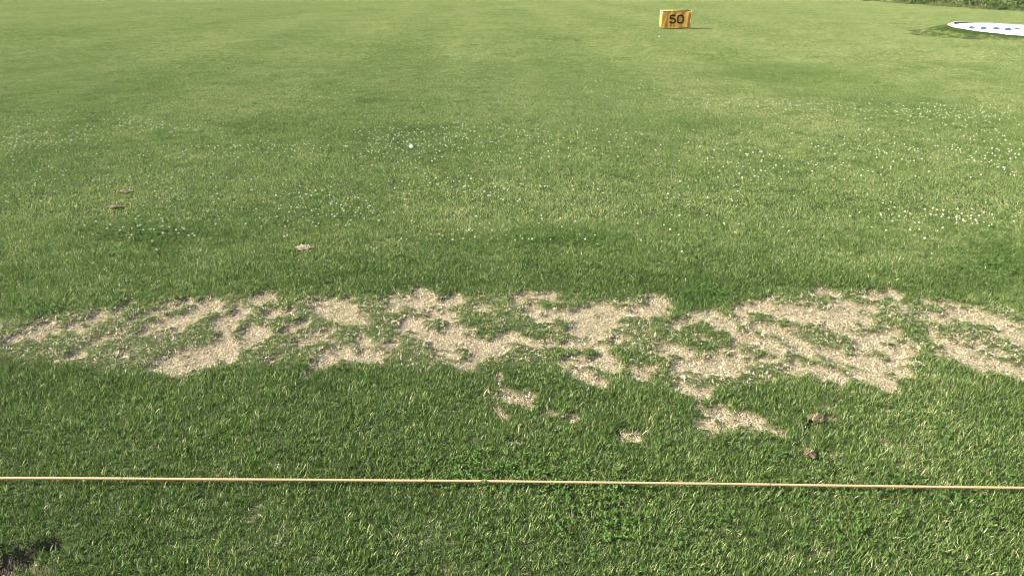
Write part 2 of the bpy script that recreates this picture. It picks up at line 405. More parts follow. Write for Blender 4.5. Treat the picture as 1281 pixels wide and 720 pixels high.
# turf close to the tee: small tufts, so that the bare patches get ragged edges
lib_tuft = library('turf_tuft', [blades('turf_tuft', 13, .0135, .0225, .0024, .42, M_GRASS, shade=(.03, .88), bend=.42, dry=.012) for _ in range(V)])
g = jitter_grid(1.45, 5.4, .0160, .45); X, Y = g[:, 0], g[:, 1]
bare, thin = worn(X, Y); soil = soil_f(X, Y)
rope_y = at(640, 600, .03)[1]
sprout = sstep(.43, .60, .55 * fbm(X, Y * .7, .034, 2, 141.0) + .45 * fbm(X, Y * .6, .11, 2, 171.0))
keep = RNG.random(len(X)) > np.clip(np.maximum(bare * (1.02 - .72 * sprout), soil * 1.0) + .52 * thin * (1 - bare), 0, 1) * .985
X, Y, bare, thin, soil = X[keep], Y[keep], bare[keep], thin[keep], soil[keep]
n = len(X)
Z = height(X, Y, bare, soil)
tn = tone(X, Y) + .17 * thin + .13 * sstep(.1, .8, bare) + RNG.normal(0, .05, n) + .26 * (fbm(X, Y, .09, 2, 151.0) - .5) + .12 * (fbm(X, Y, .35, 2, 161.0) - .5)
sc = (1 - .34 * thin - .30 * bare) * RNG.uniform(.62, 1.25, n) * (1 + .5 * (fbm(X, Y, .10, 2, 131.0) - .5))
rot = np.stack([RNG.normal(0, .12, n), RNG.normal(0, .12, n), RNG.uniform(0, 6.283, n)], -1)
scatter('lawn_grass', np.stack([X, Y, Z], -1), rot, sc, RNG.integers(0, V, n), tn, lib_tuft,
        'short mown green grass of the tee around the worn bare patches and the rope', 'grass')
print('near tufts', n)

# middle of the field: palm-sized mats of blades
lib_mat = library('turf_mat', [blades('turf_mat', 370, .105, .0215, .0035, .44, M_GRASS, shade=(.02, .90), bend=.40, square=True, dry=.02, clump=(.60, .017)) for _ in range(V)])
g = jitter_grid(5.25, 17.2, .13, .9); X, Y = g[:, 0], g[:, 1]; n = len(X)
soil = soil_f(X, Y); keep = RNG.random(n) > soil * .6; X, Y = X[keep], Y[keep]; n = len(X)
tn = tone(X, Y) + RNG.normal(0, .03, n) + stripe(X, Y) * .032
sc = RNG.uniform(.85, 1.15, n)
rot = np.stack([np.zeros(n), np.zeros(n), RNG.uniform(0, 6.283, n)], -1)
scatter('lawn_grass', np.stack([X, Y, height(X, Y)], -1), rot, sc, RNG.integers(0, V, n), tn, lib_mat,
        'mown green grass of the middle of the field, dotted with white clover', 'grass')
print('mid mats', n)

# far field: larger mats, leaning towards or away from the tee with the mower's passes
VF = 5
lib_far = library('far_turf', [blades('far_turf', 4000, .43, .029, .0048, .36, M_GRASS, shade=(.10, .88), bend=.38, square=True, bias=(0, b_), clump=(1.0, .06)) for b_ in (.3, -.3) for _ in range(VF)])
g = jitter_grid(17.0, 78.0, .5, 1.6); X, Y = g[:, 0], g[:, 1]; n = len(X)
on_mound = np.hypot(X - TC.x, Y - TC.y) < TR - .12
X, Y = X[~on_mound], Y[~on_mound]; n = len(X)
st = stripe(X, Y); zz = height(X, Y); e_ = .15
sl_x = (height(X + e_, Y) - height(X - e_, Y)) / (2 * e_); sl_y = (height(X, Y + e_) - height(X, Y - e_)) / (2 * e_)
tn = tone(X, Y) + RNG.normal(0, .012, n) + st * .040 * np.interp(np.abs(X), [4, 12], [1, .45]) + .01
pick = np.where(st + RNG.normal(0, .25, n) > 0, 0, VF) + RNG.integers(0, VF, n)
rot = np.stack([np.arctan(sl_y), -np.arctan(sl_x), RNG.uniform(-.25, .25, n) * (np.abs(sl_x) + np.abs(sl_y) < .02)], -1)
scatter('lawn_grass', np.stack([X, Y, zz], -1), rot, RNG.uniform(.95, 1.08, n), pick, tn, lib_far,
        'pale mown grass of the far field with faint mower stripes', 'grass')
print('far mats', n)

# long uncut grass on the flank of the target mound
lib_long = library('rough_tuft', [blades('rough_tuft', 60, .09, .11, .006, .45, M_GRASS, shade=(.05, .5), dry=.0) for _ in range(6)])
a = RNG.uniform(0, 6.283, 4200); left_ = np.clip(-np.cos(a), 0, 1) ** 1.5
r = TR + .06 + (.22 + .85 * left_) * RNG.random(4200) ** 1.3
X, Y = TC.x + r * np.cos(a), TC.y + r * np.sin(a); n = len(X)
rot = np.stack([np.zeros(n), np.zeros(n), RNG.uniform(0, 6.283, n)], -1)
scatter('rough_grass', np.stack([X, Y, height(X, Y)], -1), rot, RNG.uniform(.26, .42, n) * (.75 + 1.1 * left_) * (1.05 - .6 * (r - TR) / 1.1), RNG.integers(0, 6, n),
        RNG.normal(.0, .05, n), lib_long, 'dark uncut grass on the low mound around the white target', 'grass')

# dead straw on the bare ground, plus a few dry blades in the turf
lib_straw = library('straw_tuft', [blades('straw_tuft', 13, .013, .0115, .0026, .95, M_STRAW, shade=(.2, 1.0), bend=.9, dry=0) for _ in range(V)])
g = jitter_grid(1.5, 5.2, .0165, .45); X, Y = g[:, 0], g[:, 1]
bare, thin = worn(X, Y); soil = soil_f(X, Y)
keep = RNG.random(len(X)) < np.clip(bare * .95 + thin * .50 + .012, 0, 1) * (1 - .7 * soil) + .34 * soil
X, Y, bare, soil = X[keep], Y[keep], bare[keep], soil[keep]; n = len(X)
rot = np.stack([RNG.normal(0, .25, n), RNG.normal(0, .25, n), RNG.uniform(0, 6.283, n)], -1)
scatter('dead_straw', np.stack([X, Y, height(X, Y, bare, soil)], -1), rot, RNG.uniform(.6, 1.35, n), RNG.integers(0, V, n), RNG.normal(0, .1, n) - .25 * soil, lib_straw,
        'pale dead grass stubble lying on the bare worn strip of the tee', 'straw')
print('straw', n)
# loose long dry blades lying over the turf
lib_dry = library('dry_blade', [blades('dry_blade', 1, .001, .034, .0022, 1.3, M_STRAW, shade=(.25, .9), bend=.8, dry=0) for _ in range(8)])
g = jitter_grid(1.5, 7.0, .17, .4); X, Y = g[:, 0], g[:, 1]; n = len(X)
rot = np.stack([RNG.normal(0, .3, n), RNG.normal(0, .3, n), RNG.uniform(0, 6.283, n)], -1)
scatter('dry_clippings', np.stack([X, Y, height(X, Y) + .014], -1), rot, RNG.uniform(.5, 1.2, n), RNG.integers(0, 8, n), np.zeros(n), lib_dry,
        'loose pale dry clippings scattered over the mown grass', 'clippings')

# ------------------------------------------------------------------ clover
def clover_leaf(name):
    V_, F_ = [], []
    h = random.uniform(.010, .026); tx, ty = random.uniform(-.008, .008), random.uniform(-.008, .008)
    V_ += [(-.0008, 0, 0), (.0008, 0, 0), (tx + .0006, ty, h), (tx - .0006, ty, h)]; F_.append((0, 1, 2, 3))
    a0 = random.uniform(0, 6.28)
    for k in range(3):
        a = a0 + k * 2.094; L_ = random.uniform(.007, .011); wd = L_ * .45
        c = len(V_); ca, sa = math.cos(a), math.sin(a)
        for u, v in ((0, 0), (.4, -1), (.8, -.95), (1.02, -.4), (.94, 0), (1.02, .4), (.8, .95), (.4, 1)):
            x, y = u * L_, v * wd
            V_.append((tx + ca * x - sa * y, ty + sa * x + ca * y, h + .003 * u - .002 * abs(v) + .002 * u * u))
        F_ += [(c, c + 1, c + 2, c + 3, c + 4), (c, c + 4, c + 5, c + 6, c + 7)]
    return V_, F_
def clover_tuft(name):
    VV, FF = [], []
    for _ in range(5):
        v, f = clover_leaf('l'); c = len(VV); ox, oy = random.gauss(0, .028), random.gauss(0, .028)
        VV += [(x + ox, y + oy, z) for x, y, z in v]; FF += [tuple(i + c for i in q) for q in f]
    me = bpy.data.meshes.new(name); me.from_pydata(VV, [], FF); me.materials.append(M_CLOVER)
    s = np.repeat(RNG.uniform(.2, .9, len(VV) // 28 + 1), 28)[:len(VV)]
    a = me.attributes.new('shade', 'FLOAT', 'POINT'); a.data.foreach_set('value', s.astype(np.float32))
    return me
lib_clover = library('clover_tuft', [clover_tuft('clover_tuft') for _ in range(8)])
PATCH = [(180,292,70,16,380),(700,302,70,8,160),(1250,322,45,18,170),(420,270,70,22,160),(740,400,12,10,0),(630,590,70,12,120),(760,640,80,40,160),(600,310,70,10,90),
 (520,178,80,24,260),(200,172,120,18,260),(950,140,120,12,160),(1180,145,110,14,200),(1110,195,130,28,260),(60,180,70,20,160),(1180,275,70,16,160),(40,390,40,12,70),
 (880,368,30,8,60),(1060,620,150,60,120),(1010,460,8,4,0),(330,280,30,10,30)]
pts = []
for cx, cy, rx, ry, k in PATCH:
    for _ in range(int(k * (.7 if cy < 330 else .5))):
        pts.append(at(cx + random.gauss(0, .8) * rx, max(14, cy + random.gauss(0, .8) * ry)))
pts = np.array(pts); X, Y = pts[:, 0], pts[:, 1]
b_, t_ = worn(X, Y); ok = b_ < .3; X, Y = X[ok], Y[ok]; n = len(X)
rot = np.stack([RNG.normal(0, .1, n), RNG.normal(0, .1, n), RNG.uniform(0, 6.283, n)], -1)
scatter('clover_leaves', np.stack([X, Y, height(X, Y)], -1), rot, RNG.uniform(.7, 1.15, n), RNG.integers(0, 8, n), RNG.normal(0, .1, n), lib_clover,
        'dark green clover leaves growing in patches through the grass', 'clover')

def bloom_mesh(name, seed):
    """round clover head of small upright florets on a short stalk"""
    r_ = random.Random(seed); bm = bmesh.new(); R = .0095
    N_ = 34
    for i in range(N_):
        z = 1 - 1.75 * (i + .5) / N_; rr = math.sqrt(max(0, 1 - z * z)); a = i * 2.39996
        d = Vector((rr * math.cos(a), rr * math.sin(a), z)); o_ = d.orthogonal().normalized(); p_ = d.cross(o_)
        c0, c1 = d * R * .35, d * R * r_.uniform(.9, 1.15)
        w = R * .21
        v = [bm.verts.new(c0 + o_ * w), bm.verts.new(c0 - o_ * w * .5 + p_ * w * .9), bm.verts.new(c0 - o_ * w * .5 - p_ * w * .9), bm.verts.new(c1)]
        for q in ((0, 1, 3), (1, 2, 3), (2, 0, 3)): bm.faces.new([v[k] for k in q])
    for v in bm.verts: v.co.z += .036
    ring0 = [bm.verts.new((.0009 * math.cos(k * 2.094), .0009 * math.sin(k * 2.094), -.002)) for k in range(3)]
    ring1 = [bm.verts.new((.0009 * math.cos(k * 2.094), .0009 * math.sin(k * 2.094), .032)) for k in range(3)]
    nb = len(bm.faces)
    for k in range(3): bm.faces.new([ring0[k], ring0[(k + 1) % 3], ring1[(k + 1) % 3], ring1[k]])
    bm.faces.ensure_lookup_table()
    for f in bm.faces[nb:]: f.material_index = 1
    me = bpy.data.meshes.new(name); bm.to_mesh(me); bm.free()
    me.materials.append(M_BLOOM); me.materials.append(M_CLOVER)
    a = me.attributes.new('shade', 'FLOAT', 'POINT'); a.data.foreach_set('value', np.full(len(me.vertices), .6, np.float32))
    return me
blooms = [bloom_mesh('clover_flower', k) for k in range(6)]
lib_bloom = library('clover_head', blooms)
FL = [(180,160,60,10,42),(50,178,60,20,70),(300,190,80,10,40),(515,178,62,22,110),(580,235,80,14,26),(420,266,60,24,30),(600,160,40,8,16),
 (800,112,90,16,46),(950,132,90,6,60),(1100,140,90,9,50),(1210,145,80,10,64),(1100,190,130,26,70),(1250,190,40,30,34),(930,205,60,22,24),(1180,276,60,14,26),
 (700,180,90,20,40),(460,118,100,16,24),(640,300,150,14,14),(250,240,150,20,20),(60,230,70,20,14),(1150,80,140,20,40),(640,80,300,20,50),(200,80,200,20,30),(640,250,500,70,80)]
pts = []
for cx, cy, rx, ry, k in FL:
    for _ in range(int(k * 2.3)): pts.append(at(cx + random.gauss(0, .75) * rx, max(30, cy + random.gauss(0, .6) * ry)))
pts = np.array(pts); X, Y = pts[:, 0], pts[:, 1]; ok = (worn(X, Y)[0] < .2) & (Y > 4.6); X, Y = X[ok], Y[ok]; n = len(X)
rot = np.stack([RNG.normal(0, .25, n), RNG.normal(0, .25, n), RNG.uniform(0, 6.283, n)], -1)
scatter('clover_flowers', np.stack([X, Y, height(X, Y)], -1), rot, RNG.uniform(.55, 1.0, n), RNG.integers(0, 6, n), np.zeros(n), lib_bloom,
        'tiny white clover blossoms sprinkled in drifts across the field', 'clover flowers')
near_fl = [(121,277),(137,281),(132,286),(115,293),(155,284),(150,288),(166,285),(171,283),(177,287),(176,281),(175,270),(190,276),(198,269),(203,273),(203,276),(202,282),(194,286),
 (187,285),(202,291),(164,296),(165,293),(188,300),(220,286),(227,284),(229,286),(222,291),(234,294),(241,292),(196,311),(107,282)]
for i, (px, py) in enumerate(near_fl):
    x, y = at(px, py, .035)
    o = bpy.data.objects.new('clover_flower', blooms[i % 6]); COL.objects.link(o)
    o.location = (x, y, float(height(np.array([x]), np.array([y]))[0])); o.scale = (.75 + .35 * random.random(), .75 + .35 * random.random(), .9)
    o.rotation_euler = (random.gauss(0, .2), random.gauss(0, .2), random.uniform(0, 6.28))
    tag(o, 'white clover flower head in the small dark clover patch at the left of the lawn', 'flower', 'white clover flowers in the near left patch')

# ------------------------------------------------------------------ rope
M_ROPE = simple_mat('pale_rope', (.34, .235, .12), .75, .2, .18, 160.0, .3)
M_ROPE_FLECK = simple_mat('brown_rope_fleck', (.17, .115, .055), .8, .2, .2, 200.0)
def rope_path(x):
    # photographed line of the rope on the grass
    px = [-300, 0, 427, 854, 1281, 1600]; py = [595.2, 596.3, 598.2, 602.7, 608.8, 614]
    X_ = [at(a, b, .03)[0] for a, b in zip(px, py)]; Y_ = [at(a, b, .03)[1] for a, b in zip(px, py)]
    return np.interp(x, X_, Y_)
xs_r = np.arange(-3.2, 3.2, .004)
kern = np.hanning(161); kern /= kern.sum()
yp = rope_path(np.concatenate([xs_r[0] - .004 * np.arange(80, 0, -1), xs_r, xs_r[-1] + .004 * np.arange(1, 81)]))
yr = np.convolve(yp, kern, 'valid')
zr = .025 + .006 * (fbm(xs_r, 0 * xs_r, .7, 2, 41.0) - .5)
yr = yr + .006 * (fbm(xs_r, 0 * xs_r, .9, 2, 45.0) - .5)
K = 15; R0 = .0043
th = np.arange(K) / K * 2 * math.pi
tw = xs_r / .034 * 2 * math.pi
rad = R0 * (1 + .17 * np.cos(3 * (th[None, :] - tw[:, None])))
co = np.stack([np.repeat(xs_r[:, None], K, 1), yr[:, None] + rad * np.cos(th)[None, :], zr[:, None] + rad * np.sin(th)[None, :]], -1).reshape(-1, 3)
ii = np.arange(len(xs_r) - 1)[:, None] * K + np.arange(K)[None, :]
jj = np.arange(len(xs_r) - 1)[:, None] * K + ((np.arange(K) + 1) % K)[None, :]
rq = np.stack([ii, jj, jj + K, ii + K], -1).reshape(-1, 4)
rm = np_mesh('rope', co, rq); rm.materials.append(M_ROPE); rm.polygons.foreach_set('use_smooth', [True] * len(rm.polygons))
rope_root = empty('rope', (0, 0, 0)); tag(rope_root, 'thin pale twisted rope stretched across the foreground grass', 'rope')
ro = bpy.data.objects.new('cord', rm); COL.objects.link(ro); ro.parent = rope_root
def rope_at(x): return float(np.interp(x, xs_r, yr)), float(np.interp(x, xs_r, zr))
for px in (532, 961, 150):
    x = at(px, 600, .03)[0]; y, z = rope_at(x); bm = bmesh.new()
    bmesh.ops.create_cone(bm, cap_ends=True, segments=12, radius1=.0051, radius2=.0051, depth=.005 if px != 532 else .007, matrix=Matrix.Rotation(math.pi / 2, 4, 'Y'))
    bmesh.ops.bevel(bm, geom=bm.edges[:], offset=.0012, segments=1, affect='EDGES')
    o = bm_obj('binding', bm, M_ROPE_FLECK, rope_root, True); o.location = (x, y, z)
# frayed fibres standing off the rope
fv, ff = [], []
for _ in range(900):
    x = random.uniform(-3.1, 3.1); y, z = rope_at(x); a = random.uniform(0, 6.28); L_ = random.uniform(.003, .009)
    d = Vector((random.uniform(-1, 1), math.cos(a), math.sin(a))).normalized(); p0 = Vector((x, y + R0 * math.cos(a), z + R0 * math.sin(a)))
    s_ = Vector((.0004, 0, 0)); c = len(fv); fv += [tuple(p0 - s_), tuple(p0 + s_), tuple(p0 + d * L_)]; ff.append((c, c + 1, c + 2))
fo = link_mesh('fibres', fv, ff, M_ROPE, rope_root); tag(fo, kind='stuff')

# ------------------------------------------------------------------ distance sign
def tube(bm, a, b, r, seg=8):
    a, b = Vector(a), Vector(b); d = b - a
    m = Matrix.Translation((a + b) / 2) @ d.to_track_quat('Z', 'Y').to_matrix().to_4x4()
    bmesh.ops.create_cone(bm, cap_ends=True, segments=seg, radius1=r, radius2=r, depth=d.length, matrix=m)
M_BANNER = simple_mat('yellow_banner', (.45, .26, .045), .5, .3, .10, 8.0, transl=.30)
M_BANNER_HEM = simple_mat('banner_hem', (.42, .28, .075), .55, .3, .07, 20.0, transl=.15)
M_TUBE = simple_mat('sign_tube', (.40, .36, .22), .45, .4, .1, 30.0)
M_DIGIT = simple_mat('dark_brown_print', (.022, .013, .006), .55, .3, .1, 20.0)
M_TIE = simple_mat('dark_tie_cord', (.04, .035, .03), .7, .2, .1, 50.0)
M_RING = simple_mat('pale_eyelet', (.55, .50, .38), .35, .5, .05, 50.0)
sx_, sy_ = at(845.2, 37.2)
SW, SD = .95, .33
SH = .30
while proj(sx_, sy_, SH)[1] > 12.9: SH += .005
sign = empty('distance_sign', (sx_, sy_, 0)); tag(sign, 'low yellow banner sign with dark number 50 standing on the far grass', 'sign')
HW = SW / 2
def wr(u, w):
    """banner ripple: u across 0..1, w up 0..1"""
    r = .010 * math.sin(u * 23 + 1.5 * math.sin(w * 4)) * (.4 + .6 * abs(w - .5) * 2) + .008 * math.sin(u * 9 + w * 5)
    r += .020 * math.exp(-((u - .10 - .10 * w) / .045) ** 2) * (1 - .5 * w) + .022 * math.exp(-((u - .93 + .05 * (1 - w)) / .04) ** 2)
    r -= .014 * math.exp(-((u - .38 + .04 * (1 - w)) / .03) ** 2) * (1 - w)
    r += .012 * math.exp(-((u - .30 - .1 * (1 - w)) / .03) ** 2) * max(0, .5 - w)
    return r * .62
B0, B1 = .075, SH - .045
def banner(name, along, y_at, mat, w):
    nu, nw = 44, 22; v, f = [], []
    for j in range(nw + 1):
        for i in range(nu + 1):
            u, t = i / nu, j / nw
            sag = .012 * math.sin(u * math.pi * 6) ** 2 * (t if t > .8 else 0)
            v.append((along[0] + (u - .5) * w * along[2], along[1] + (u - .5) * w * along[3], B0 + (B1 - B0) * t - sag))
    for k, (x, y, z) in enumerate(v):
        u, t = (k % (nu + 1)) / nu, (k // (nu + 1)) / nw
        d = wr(u, t) * y_at
        v[k] = (x + d * along[3], y - d * along[2], z)
    for j in range(nw):
        for i in range(nu):
            a = j * (nu + 1) + i; f.append((a, a + 1, a + nu + 2, a + nu + 1))
    return link_mesh(name, v, f, mat, sign, True)
FW = SW - .03
banner('front_banner', (0, -.012, 1, 0), 1.0, M_BANNER, FW)
banner('back_banner', (0, SD + .012, 1, 0), -1.0, M_BANNER, FW)
banner('side_banner', (-HW + .008, SD / 2, 0, 1), .4, M_BANNER, SD - .05)
banner('side_banner', (HW - .008, SD / 2, 0, 1), -.4, M_BANNER, SD - .05)
for x in (-HW + .014, HW - .014):
    for y in (0.0, SD):
        bm = bmesh.new(); tube(bm, (x, y, 0), (x, y, SH - .004), .0135); bm_obj('post', bm, M_TUBE, sign, True)
for y in (0.0, SD):
    bm = bmesh.new(); tube(bm, (-HW + .030, y, SH - .018), (HW - .030, y, SH - .018), .0135); bm_obj('top_rail', bm, M_BANNER_HEM, sign, True)
    bm = bmesh.new(); tube(bm, (-HW + .030, y, .052), (HW - .030, y, .052), .0125); bm_obj('bottom_rail', bm, M_BANNER_HEM, sign, True)
for x in (-HW + .014, HW - .014):
    bm = bmesh.new(); tube(bm, (x, .016, SH - .018), (x, SD - .016, SH - .018), .0115); bm_obj('cross_rail', bm, M_TUBE, sign, True)
for i in range(7):
    x = -HW + .09 + i * (SW - .18) / 6
    bm = bmesh.new(); tube(bm, (x, -.017, SH - .004), (x + .012, -.019, B1 - .014), .0045, 6); bm_obj('tie_cord', bm, M_TIE, sign)
for x, z in ((-HW + .055, B1 - .03), (HW - .055, B1 - .03), (-HW + .055, B0 + .03), (HW - .055, B0 + .03)):
    bm = bmesh.new(); bmesh.ops.create_circle(bm, segments=12, radius=.013, cap_ends=True, matrix=Matrix.Rotation(math.pi / 2, 4, 'X'))
    u = (x / FW) + .5; t = (z - B0) / (B1 - B0)
    bm_obj('eyelet', bm, M_RING, sign).location = (x, -.012 - wr(u, t) - .004, z)
def ribbon(name, path, th_, closed=False):
    """flat printed stroke laid on the banner's ripples"""
    P_ = [Vector(p) for p in path]; n_ = len(P_); pts_ = []
    for i in range(n_ if closed else n_ - 1):
        a, b = P_[i], P_[(i + 1) % n_]; k = max(1, int((b - a).length / .02))
        pts_ += [a.lerp(b, j / k) for j in range(k)]
    if not closed: pts_.append(P_[-1])
    v, f = [], []; m_ = len(pts_)
    for i, p in enumerate(pts_):
        a = pts_[(i - 1) % m_] if (closed or i > 0) else p; b = pts_[(i + 1) % m_] if (closed or i < m_ - 1) else p
        d = (b - a).normalized(); nrm = Vector((-d.y, d.x))
        for s_ in (-1, 0, 1):
            q = p + nrm * th_ / 2 * s_; u = q.x / FW + .5; t = (q.y - B0) / (B1 - B0)
            v.append((q.x, -.012 - wr(u, t) - .004, q.y))
    for i in range(m_ if closed else m_ - 1):
        a, b = i * 3, ((i + 1) % m_) * 3; f += [(a, a + 1, b + 1, b), (a + 1, a + 2, b + 2, b + 1)]
    return link_mesh(name, v, f, M_DIGIT, sign)
def arc(cx, cy, rx, ry, a0, a1, k=7): return [(cx + rx * math.cos(math.radians(a0 + (a1 - a0) * i / k)), cy + ry * math.sin(math.radians(a0 + (a1 - a0) * i / k))) for i in range(k + 1)]
zc = SH * .54; dh = SH * .375; st_ = .050
dx0, dx1 = -.205, -.038
z0, z1 = zc - dh / 2, zc + dh / 2
five = [(dx1, z1), (dx0 + .005, z1), (dx0, zc + .012), (dx0 + .012, zc + .022)] 
ribbon('digit', [(dx1, z1), (dx0 + .012, z1), (dx0 + .004, zc + .018), (dx0 + .045, zc + .026)] + arc(dx1 - .055, zc - dh * .24 + .005, .058, dh * .26 + .004, 80, -90) + [(dx0 + .05, z0)] + arc(dx0 + .045, z0 + .05, .048, .05, 260, 190, 4), st_)
ox0, ox1, rr = .036, .212, .060
ribbon('digit', arc(ox1 - rr, z1 - rr, rr, rr, 0, 90) + arc(ox0 + rr, z1 - rr, rr, rr, 90, 180) + arc(ox0 + rr, z0 + rr, rr, rr, 180, 270) + arc(ox1 - rr, z0 + rr, rr, rr, 270, 360), st_, True)

# ------------------------------------------------------------------ white target on its mound
M_WHITE = simple_mat('white_target_sheet', (.82, .82, .80), .55, .3, .03, 2.0)
M_RIM_SHADE = simple_mat('black_rim_shade', (.03, .03, .03), .6, .3, .2, 10.0)
M_BLUE = simple_mat('blue_print', (.03, .075, .115), .55, .3, .1, 5.0)
M_DARKP = simple_mat('dark_print', (.03, .025, .035), .55, .3, .1, 5.0)
target = empty('target_green', (TC.x, TC.y, TZ)); target.rotation_mode = 'QUATERNION'; target.rotation_quaternion = Vector((0, 0, 1)).rotation_difference(Vector((-TAX, -TAY, 1)))
tag(target, 'large round white target lying tilted on a low grass mound at the right', 'target')
bm = bmesh.new(); K = 96
rings = [0, .5, 1.0, 1.5, 2.0, TR - .06]
prev = None
cv = bm.verts.new((0, 0, .050))
for r_ in rings[1:]:
    cur = [bm.verts.new((r_ * math.cos(6.2832 * k / K), r_ * math.sin(6.2832 * k / K), .050 + .004 * math.sin(k * .9 + r_ * 3))) for k in range(K)]
    for k in range(K):
        if prev is None: bm.faces.new([cv, cur[k], cur[(k + 1) % K]])
        else: bm.faces.new([prev[k], cur[k], cur[(k + 1) % K], prev[(k + 1) % K]])
    prev = cur
bm_obj('sheet', bm, M_WHITE, target, True)
M_RIM = simple_mat('pale_rim', (.50, .45, .42), .6, .3, .08, 5.0)
def lift(a):
    """the edging has curled up on the far left"""
    d = (math.degrees(a) - 150 + 180) % 360 - 180
    return .055 * math.exp(-(d / 30) ** 2)
def ring_mesh(name, prof, mat):
    """lathe whose top follows the curl; prof = (radius, height, share of the curl)"""
    bm = bmesh.new()
    rv = [[bm.verts.new((r_ * math.cos(6.2832 * k / K), r_ * math.sin(6.2832 * k / K), z_ + c_ * lift(6.2832 * k / K))) for k in range(K)] for r_, z_, c_ in prof]
    for a, b in zip(rv[:-1], rv[1:]):
        for k in range(K): bm.faces.new([a[k], b[k], b[(k + 1) % K], a[(k + 1) % K]])
    return bm_obj(name, bm, mat, target, True)
ring_mesh('rim', [(TR - .052, .056, 1), (TR - .02, .060, 1), (TR, .048, 1), (TR, -.06, 0)], M_RIM)
ring_mesh('edge_trim', [(TR - .061, .040, 0), (TR - .059, .050, .9), (TR - .054, .054, .95)], M_RIM_SHADE)  # inner wall coloured black to stand for the rim's shadow on the sheet
def on_disc(px, py):
    """point of the tilted sheet, in the target's own axes"""
    dx, dy = (px - 640.5) / FPX, (360 - py) / FPX
    d = Vector((dx, CP + dy * SP, -SP + dy * CP)); nrm = Vector((-TAX, -TAY, 1)); c = Vector((TC.x, TC.y, TZ + .05))
    q = Vector((0, 0, CAM_H)) + d * ((c - Vector((0, 0, CAM_H))).dot(nrm) / d.dot(nrm))
    l = target.rotation_quaternion.inverted() @ (q - c); return l.x, l.y
ML = [(1211.5, 1218, 34.7, 0), (1226, 1233, 35.2, 0), (1242, 1249.5, 35.9, 0), (1256.5, 1264, 36.5, 0), (1268, 1276, 36.6, 1), (1284, 1291, 37.6, 0), (1299, 1306, 38.2, 0), (1314, 1321, 38.8, 0)]
for k, (a, b, y_, kd) in enumerate(ML):
    h_ = .7 if kd else 1.35
    P4 = [on_disc(a, y_ + h_), on_disc(b + 1, y_ + h_), on_disc(b + .5, y_ - h_ * .3), on_disc(b - 1.5, y_ - h_), on_disc(a + 1.5, y_ - h_), on_disc(a, y_ + h_ * .3)]
    link_mesh('printed_mark', [(x, y, .060) for x, y in P4], [tuple(range(6))], M_DARKP if kd else M_BLUE, target)
    if k + 1 < len(ML):
        a2, y2 = ML[k + 1][0], ML[k + 1][2]
        P4 = [on_disc(b + 1.4, y_ + .5), on_disc(a2 - .5, y2 + .5), on_disc(a2 - .5, y2 + .05), on_disc(b + 1.4, y_ + .05)]
        link_mesh('printed_line', [(x, y, .060) for x, y in P4], [(0, 1, 2, 3)], M_DARKP, target)

# ------------------------------------------------------------------ golf balls
M_BALL = simple_mat('white_golf_ball', (.84, .84, .82), .25, .5, .02, 10.0)
def ball_mesh():
    bm = bmesh.new(); bmesh.ops.create_icosphere(bm, subdivisions=4, radius=.0213)
    g_ = []
    for i in range(160):
        z = 1 - 2 * (i + .5) / 160; r_ = math.sqrt(1 - z * z); a = i * 2.39996; g_.append(Vector((r_ * math.cos(a), r_ * math.sin(a), z)))
    for v in bm.verts:
        d = v.co.normalized(); q = max(d.dot(k) for k in g_); ang = math.acos(min(1, q))
        v.co *= 1 - .022 * max(0, 1 - (ang / .085) ** 2)
    me = bpy.data.meshes.new('golf_ball'); bm.to_mesh(me); bm.free(); me.materials.append(M_BALL)
    me.polygons.foreach_set('use_smooth', [True] * len(me.polygons)); return me
bmesh_ball = ball_mesh()
for px, py, lab in ((514.5, 183, 'white golf ball sunk in the grass among clover blossoms in the middle of the field'), (824.5, 45.5, 'white golf ball in the far grass just in front of the yellow sign')):
    o = bpy.data.objects.new('golf_ball', bmesh_ball); COL.objects.link(o); x, y = at(px, py, .02); o.location = (x, y, .012); tag(o, lab, 'golf ball', 'golf balls left on the field')

